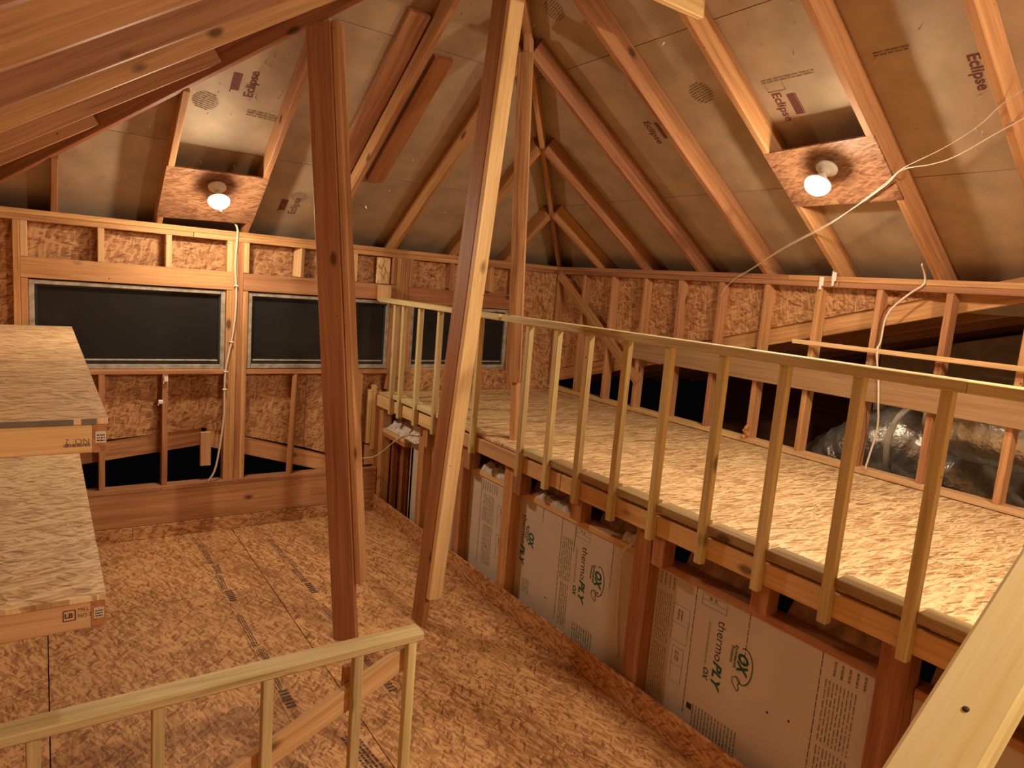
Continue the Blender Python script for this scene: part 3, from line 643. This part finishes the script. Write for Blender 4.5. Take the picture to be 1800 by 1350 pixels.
# ================================================================== POSTS
S2 = 1/math.sqrt(2)
e1 = V((S2, -S2, 0)); n1 = V((-S2, -S2, 0))
t = thing('shoring_post', 'dark two-piece shoring post under the left hip rafter, standing behind the low guard rail', 'post', (-2.90, -2.03, 0))
a, b = V((-2.90, -2.03, 0.001)), V((-3.06, -1.615, 3.42))
board('main_board', a, b, 0.14, 0.038, n1, DARKFIR, t)
u = (b-a).normalized(); o_ = e1*0.092-n1*0.040
board('strongback', a+o_+u*0.34, b+o_+u*0.02, 0.089, 0.038, e1, FIR, t)
t = thing('shoring_post', 'tall leaning orange shoring post in front of the loft rail, rising to the roof peak', 'post', (-2.43, -2.02, 0))
a, b = V((-2.43, -2.03, 0.001)), V((-2.315, -2.31, 3.84))
board('main_board', a, b, 0.14, 0.038, (1, 0, 0), DARKFIR, t)
u = (b-a).normalized(); o_ = V((0.028, -0.0895, 0))
board('strongback', a+o_+u*0.20, b+o_, 0.089, 0.038, (0, 1, 0), PALE, t)
t = thing('shoring_post', 'knotty post with bark edge standing in the gap of the loft rail', 'post', (-1.714, -1.874, 1.0855))
a, b = V((-1.714, -1.874, 1.0855)), V((-1.887, -1.924, 3.585)); e3 = V((-S2, S2, 0)); n3 = V((-S2, -S2, 0))
board('main_board', a, b, 0.14, 0.038, e3, RAFT, t)
u = (b-a).normalized(); o_ = n3*0.0895-e3*0.0
board('strongback', a+o_+u*0.40, b+o_-u*0.12, 0.089, 0.038, n3, BARKY, t)

# ================================================================== LOFT GUARD RAIL
def baluster(p, t, z0, z1, s=0.038, dx=(1, 0, 0), mat=TREATED):
    x, y = p; return board('baluster', (x, y, z0), (x, y, z1), s, s, dx, mat, t)
XB = -1.9215
t = thing('guard_rail', 'far pale guard rail section on the loft edge, from window wall to knotty post', 'railing', (XB, -1.0, 0.95))
boxw('cap_rail', (-1.967, -1.891), (-1.955, -0.10), (1.879, 1.917), TREATED, t)
boxw('end_block', (-1.945, -1.856), (-0.10, -0.005), (1.885, 2.02), PALE, t)
for y in BY[:6]: baluster((XB, y), t, 0.955, 1.878)
t = thing('guard_rail', 'long near guard rail section on the loft edge, from knotty post toward the viewer', 'railing', (XB, -3.6, 0.95))
for a, b in ((-1.985, -4.60), (-4.603, -7.2)): boxw('cap_rail', (-1.967, -1.891), (b, a), (1.879, 1.919), TREATED, t)
for y in BY[6:]: baluster((XB, y), t, 0.945, 1.878)
boxw('joint_block', (-1.955, -1.88), (-2.0, -1.96), (1.86, 1.93), FIR, t) if False else None

# ================================================================== LOW GUARD RAIL IN FRONT
t = thing('guard_rail', 'low pale guard rail with braced balusters standing on the lower floor', 'railing', (-3.7, -3.19, 0))
board('cap_rail', (-4.69, -3.172, 0.641), (-3.046, -3.166, 0.641), 0.087, 0.038, (0, 0, 1), TREATED, t, c=0.006)
for x in (-4.36, -4.02, -3.665, -3.32, -3.09): board('baluster', (x, -3.185, 0.001), (x, -3.185, 0.621), 0.038, 0.038, (1, 0.0, 0), TREATED, t)
board('brace', (-3.075, -3.145, 0.545), (-4.25, -3.145, -0.0), 0.092, 0.036, (0, 1, 0), PALE, t)
for x in (-3.32,): boxw('brace_shadow_block', (x-0.03, x+0.019), (-3.126, -3.10), (0.30 if x < -3.5 else 0.40, 0.43 if x < -3.5 else 0.54), FIR, t)  # solid brown block standing in for part of the brace's shadow

# ================================================================== STAIR HANDRAIL AT LOWER RIGHT
dr = V((0.82, 0, 0.57)).normalized(); cpt = V((-3.403, -5.192, 1.537)); nn = V((-0.57, 0, 0.82)).normalized()
t = thing('stair_handrail', 'bright yellow sloping pine handrail close by at the lower right corner', 'handrail', (-3.6, -5.192, 0))
board('cap_rail', cpt-dr*0.55, cpt+dr*0.75, 0.089, 0.038, nn, YELLOW, t, c=0.006)
lathe('screw_head', [(0.0045, 0), (0.004, 0.0006)], PRINT, frame_at(cpt+dr*0.083+nn*0.0192, dr, nn), t, 8)
for s in (-0.40, 0.62):
    b = cpt+dr*s-nn*0.0; board('baluster', (b.x, b.y, 0.001), (b.x, b.y, b.z-0.03), 0.038, 0.038, (1, 0, 0), YELLOW, t)

# ================================================================== DEEP SHELVES AT LEFT
def shelf(z, label, flip):
    t = thing('deck_shelf', label, 'shelf', (-4.39, -1.56, z-0.11))
    xr = -4.155 if z > 1.3 else -4.162
    y1 = -0.036
    for a, b in ((-3.10, -1.78), (-1.777, y1)): boxw('top_panel', (-4.70, xr), (a, b), (z-0.019, z), OSB_SHELF, t, c=0.0015, axis=0)
    boxw('front_rim', (-4.70, xr-0.042), (-3.098, -3.060), (z-0.109, z-0.0195), PALE, t)
    boxw('side_rim', (xr-0.041, xr-0.003), (-3.098, y1), (z-0.109, z-0.0195), FIR, t, axis=1)
    for y in (-1.78, -0.5): boxw('cross_joist', (-4.70, xr-0.042), (y-0.019, y+0.019), (z-0.109, z-0.0195), FIR, t)
    fr = t.children[2] if False else None
    n = (0, -1, 0)
    boxw('paper_tag', (xr-0.034, xr-0.006), (-3.0995, -3.0982), (z-0.078, z-0.042), TAG, t, c=0.0002)
    q = Quads(); q.rows(0.002, 0.004, 0.024, 0.03, 3, 0.5, 0.006); q.build('tag_print', (xr-0.032, -3.0998, z-0.077), (1, 0, 0), n, PRINT, t)
    if flip:
        lettering('NO. 2', (xr-0.05, -3.0985, z-0.062), (-1, 0, 0), n, 0.062, FADED, t)
        q = Quads(); q.rows(0, 0, 0.07, 0.012, 1, 0.8, 0.008); q.build('mill_stamp', (xr-0.048, -3.0985, z-0.078), (-1, 0, 0), n, FADED, t)
        for a, b in ((-4.70, -4.245), (-4.225, -4.185)): boxw('tape_strip', (a, b), (-3.1012, -3.1002), (z-0.0185, z-0.001), TAPE, t, c=0.0002)
    else:
        lettering('LB', (xr-0.112, -3.0985, z-0.062), (1, 0, 0), n, 0.022, PRINT, t, bold=0.03)
        q = Quads()
        for s, e in (((-0.004, -0.008), (0.028, -0.008)), ((0.028, -0.008), (0.028, 0.026)), ((0.028, 0.026), (-0.004, 0.026)), ((-0.004, 0.026), (-0.004, -0.008))): q.line(s, e, 0.003)
        q.build('mill_stamp', (xr-0.112, -3.0985, z-0.064), (1, 0, 0), n, PRINT, t)
        lettering('MILL', (xr-0.076, -3.0985, z-0.045), (1, 0, 0), n, 0.03, PRINT, t); lettering('NO 2', (xr-0.076, -3.0985, z-0.066), (1, 0, 0), n, 0.036, PRINT, t)
    for y in (-3.05, -0.2): boxw('leg', (-4.70, -4.664), (y-0.019, y+0.019), (0.002 if not flip else 1.012, z-0.11), FIR, t)
shelf(1.586, 'upper strand board shelf at far left with grey marked front edge', True)
shelf(1.006, 'lower strand board shelf at far left, directly below the upper shelf', False)

# ================================================================== LOOSE BATTEN, CABLES, DUCTS, INSULATION
o = boxw('batten', (-0.059, -0.0395), (-7.2, -2.76), (1.868, 1.898), PALE); tag(o, 'long pale batten nailed level across the studs of the right wall', 'batten')
def uc(x, y, z): return (x, y, z)
o = tube('power_cable', [(-3.28, -0.30, 2.46), (-3.20, -0.06, 2.44), (-3.17, -0.03, 2.405), (-3.125, -0.03, 2.395), (-3.10, -0.022, 2.35), (-3.10, -0.012, 2.26), (-3.108, -0.012, 2.07), (-3.095, -0.012, 1.856), (-3.11, -0.014, 1.594), (-3.161, -0.016, 1.284), (-3.166, -0.016, 1.106), (-3.169, -0.014, 0.882), (-3.217, -0.014, 0.52), (-3.276, -0.01, 0.395)], 0.0075, CABLE)
tag(o, 'white cable running from the bulb down the stud between the windows', 'cable')
for z, x, wh in ((1.93, -3.10, 'level with the window header'), (1.50, -3.125, 'at mid height of the windows'), (1.27, -3.161, 'at the window sill'), (1.13, -3.166, 'just below the window sill')):
    o = boxw('cable_staple', (x-0.014, x+0.014), (-0.026, -0.0005), (z-0.005, z+0.005), CLIP); tag(o, 'small white staple holding the cable between the windows, '+wh, 'staple', 'staples on the cable between the windows')
def under(x, y, d=0.012): return (x-0.006, y, H-P*x-d)
o = tube('power_cable', [(-1.30, -4.75, 3.14), (-1.08, -4.27, 3.035), (-0.955, -4.08, 2.95), (-0.87, -3.91, 2.89), (-0.785, -3.70, 2.835), (-0.70, -3.58, 2.785), (-0.556, -3.337, 2.685), (-0.452, -3.133, 2.615), (-0.278, -2.749, 2.50), (-0.07, -2.35, 2.36), (-0.012, -2.22, 2.32), (-0.012, -2.11, 2.22), (-0.012, -2.07, 2.15)], 0.002, CABLE)
tag(o, 'thin upper cable strung below the rafters from the right edge to the plate', 'cable')
o = tube('power_cable', [(-1.20, -4.78, 3.08), (-0.955, -4.245, 2.955), (-0.83, -3.971, 2.865), (-0.79, -3.836, 2.84), (-0.772, -3.69, 2.83), (-0.69, -3.575, 2.775), (-0.548, -3.325, 2.68), (-0.44, -3.12, 2.605), (-0.262, -2.735, 2.49), (-0.055, -2.33, 2.35), (-0.012, -2.20, 2.30)], 0.003, CABLE)
tag(o, 'thicker sagging white cable strung below the rafters just under the thin one', 'cable')
o = tube('power_cable', [(-0.10, -3.545, 2.42), (-0.012, -3.535, 2.345), (-0.012, -3.527, 2.30), (-0.012, -3.464, 2.25), (-0.012, -3.377, 2.16), (-0.012, -3.342, 2.08), (-0.012, -3.336, 1.945), (-0.066, -3.35, 1.88), (-0.050, -3.38, 1.70), (-0.048, -3.40, 1.56), (-0.012, -3.40, 1.40), (-0.012, -3.375, 1.20), (-0.012, -3.365, 1.13)], 0.006, CABLE)
tag(o, 'white cable curving down the right wall behind the batten', 'cable')
o = tube('power_cable', [(-2.02, -0.05, 0.50), (-1.95, -0.20, 0.56), (-1.87, -0.40, 0.74), (-1.84, -0.56, 0.82), (-1.80, -0.66, 0.83)], 0.005, CABLE)
tag(o, 'thin cable drooping over the insulation below the loft corner', 'cable')
o = tube('power_cable', [(-1.80, -3.185, 0.86), (-1.86, -3.17, 0.835), (-1.868, -3.13, 0.78), (-1.835, -3.10, 0.66), (-1.81, -3.09, 0.40), (-1.80, -3.11, 0.17)], 0.006, CABLE)
tag(o, 'white cable looping down the grey panel beside the knee wall post', 'cable')
def clip_(x, y, z, label, s=(0.02, 0.03, 0.05), g=None, cat='clip', mat=CLIP):
    t = thing('plastic_clip', label, cat, (x, y, z-s[2]/2), g)
    boxw('plate', (x-s[0]/2, x+s[0]/2), (y-s[1]/2, y+s[1]/2), (z-s[2]/2, z+s[2]/2), mat, t, c=0.006)
    boxw('tongue', (x-s[0]/2-0.004, x-s[0]/2+0.004), (y-s[1]/4, y+s[1]/4), (z-s[2]*0.9, z-s[2]*0.45), mat, t, c=0.002)
clip_(-0.012, -2.885, 2.30, 'white plastic clip hanging from the right wall plate', (0.012, 0.03, 0.06))
clip_(-0.03, -2.98, 2.345, 'white torn clip standing up on the right wall plate', (0.012, 0.03, 0.08))
clip_(-3.575, -0.012, 1.215, 'white square clip at the top of the short stud under the first window', (0.03, 0.02, 0.035))
clip_(-3.605, 0.01, 1.04, 'white knob halfway down the short stud under the first window', (0.03, 0.03, 0.03))
def lumpy(name, x0, x1, y0, y1, z0, h, mat, label, cat, res=0.02, amp=0.6, seed=0.0):
    nx, ny = max(3, int((x1-x0)/res)), max(3, int((y1-y0)/res)); vs, fs_ = [], []
    for i in range(nx+1):
        for j in range(ny+1):
            x, y = x0+(x1-x0)*i/nx, y0+(y1-y0)*j/ny
            e = min(1, 5*min(i/nx, 1-i/nx)+0.05)*(1 if name == 'insulation_batt' else min(1, 8*min(j/ny, 1-j/ny)+0.05))
            k = noise.noise(V((x*17+seed, y*17, 3.1)))+0.6*noise.noise(V((x*41+seed, y*41, 1.7)))
            vs.append((x, y, z0+e*h*(1+amp*k)))
    for i in range(nx):
        for j in range(ny): a = i*(ny+1)+j; fs_.append((a, a+ny+1, a+ny+2, a+1))
    n = len(vs); vs += [(x0, y0, z0), (x1, y0, z0), (x1, y1, z0), (x0, y1, z0)]; fs_.append((n, n+3, n+2, n+1))
    o = link(name, mesh(name, vs, fs_, True), mat, None, Matrix()); return tag(o, label, cat, None, 'stuff')
lumpy('loose_insulation', -1.855, -1.30, -0.70, -0.09, 0.774, 0.11, FLUFF, 'white fluffy insulation heaped on the plate under the loft corner', 'insulation')
lumpy('loose_insulation', -1.80, -1.715, -1.98, -1.60, 0.8075, 0.045, FLUFF, 'white insulation tuft on the plate left of the third knee wall post', 'insulation', 0.012, 0.9, 4)
lumpy('loose_insulation', -1.80, -1.715, -2.62, -2.22, 0.8075, 0.03, FLUFF, 'white insulation wisp on the plate right of the third knee wall post', 'insulation', 0.012, 0.9, 9)
lumpy('loose_insulation', -1.80, -1.715, -3.19, -3.04, 0.8075, 0.045, FLUFF, 'small white insulation lump beside the fourth knee wall post', 'insulation', 0.012, 0.9, 15)
for k, (a, b, l) in enumerate(((-2.65, -2.12, 'brown batt behind the bay right of the third knee wall post'), (-3.20, -2.76, 'brown batt behind the bay left of the fourth knee wall post'), (-3.87, -3.41, 'brown batt behind the bay right of the fourth knee wall post'), (-4.43, -3.97, 'brown batt behind the bay left of the fifth knee wall post'), (-5.05, -4.55, 'brown batt behind the bay partly hidden by the handrail'), (-1.99, -1.59, 'brown batt behind the bay left of the third knee wall post'))):
    lumpy('insulation_batt', -1.71, -1.25, a, b, 0.77, 0.155, BROWNB, l, 'insulation', 0.022, 0.40, k*7.0)
vs = []
bm = bmesh.new()
for k in range(9):
    r = bmesh.ops.create_icosphere(bm, subdivisions=1, radius=rnd.uniform(0.010, 0.018))
    bmesh.ops.translate(bm, verts=r['verts'], vec=(rnd.uniform(-0.02, 0.01), rnd.uniform(-0.015, 0.015), k*0.009))
me = bpy.data.meshes.new('foam_blob'); bm.to_mesh(me); bm.free()
o = link('foam_blob', me, FOAM, None, Matrix.Translation((-0.012, -2.462, 1.135))); tag(o, 'lump of orange foam at the foot of a right wall stud', 'foam')
def duct(pts, r, label):
    t = thing('flexible_duct', label, 'duct', pts[0])
    tube('sleeve', pts, r, DUCT, t, seg=20, sub=12, rfun=lambda i: 1+0.035*(i % 2)+0.02*math.sin(i*1.7))
    n = len(pts)//2; d = (V(pts[n+1])-V(pts[n-1])).normalized()
    tube('strap', [V(pts[n])-d*0.02, V(pts[n]), V(pts[n])+d*0.02], r*1.07, CABLE, t, seg=20, sub=2)
duct([(1.15, -1.95, 0.20), (1.12, -2.25, 0.55), (1.08, -2.62, 0.90), (1.05, -2.90, 1.10), (1.05, -3.08, 1.18), (1.08, -3.30, 1.08), (1.15, -3.55, 0.85), (1.25, -3.85, 0.60)], 0.25, 'big silver flexible duct arching behind the right wall studs')
duct([(0.62, -3.56, 1.46), (0.54, -3.72, 1.46), (0.50, -3.95, 1.455), (0.50, -4.3, 1.44), (0.55, -4.8, 1.42), (0.6, -5.4, 1.4)], 0.215, 'higher silver flexible duct at the right edge close behind the studs')
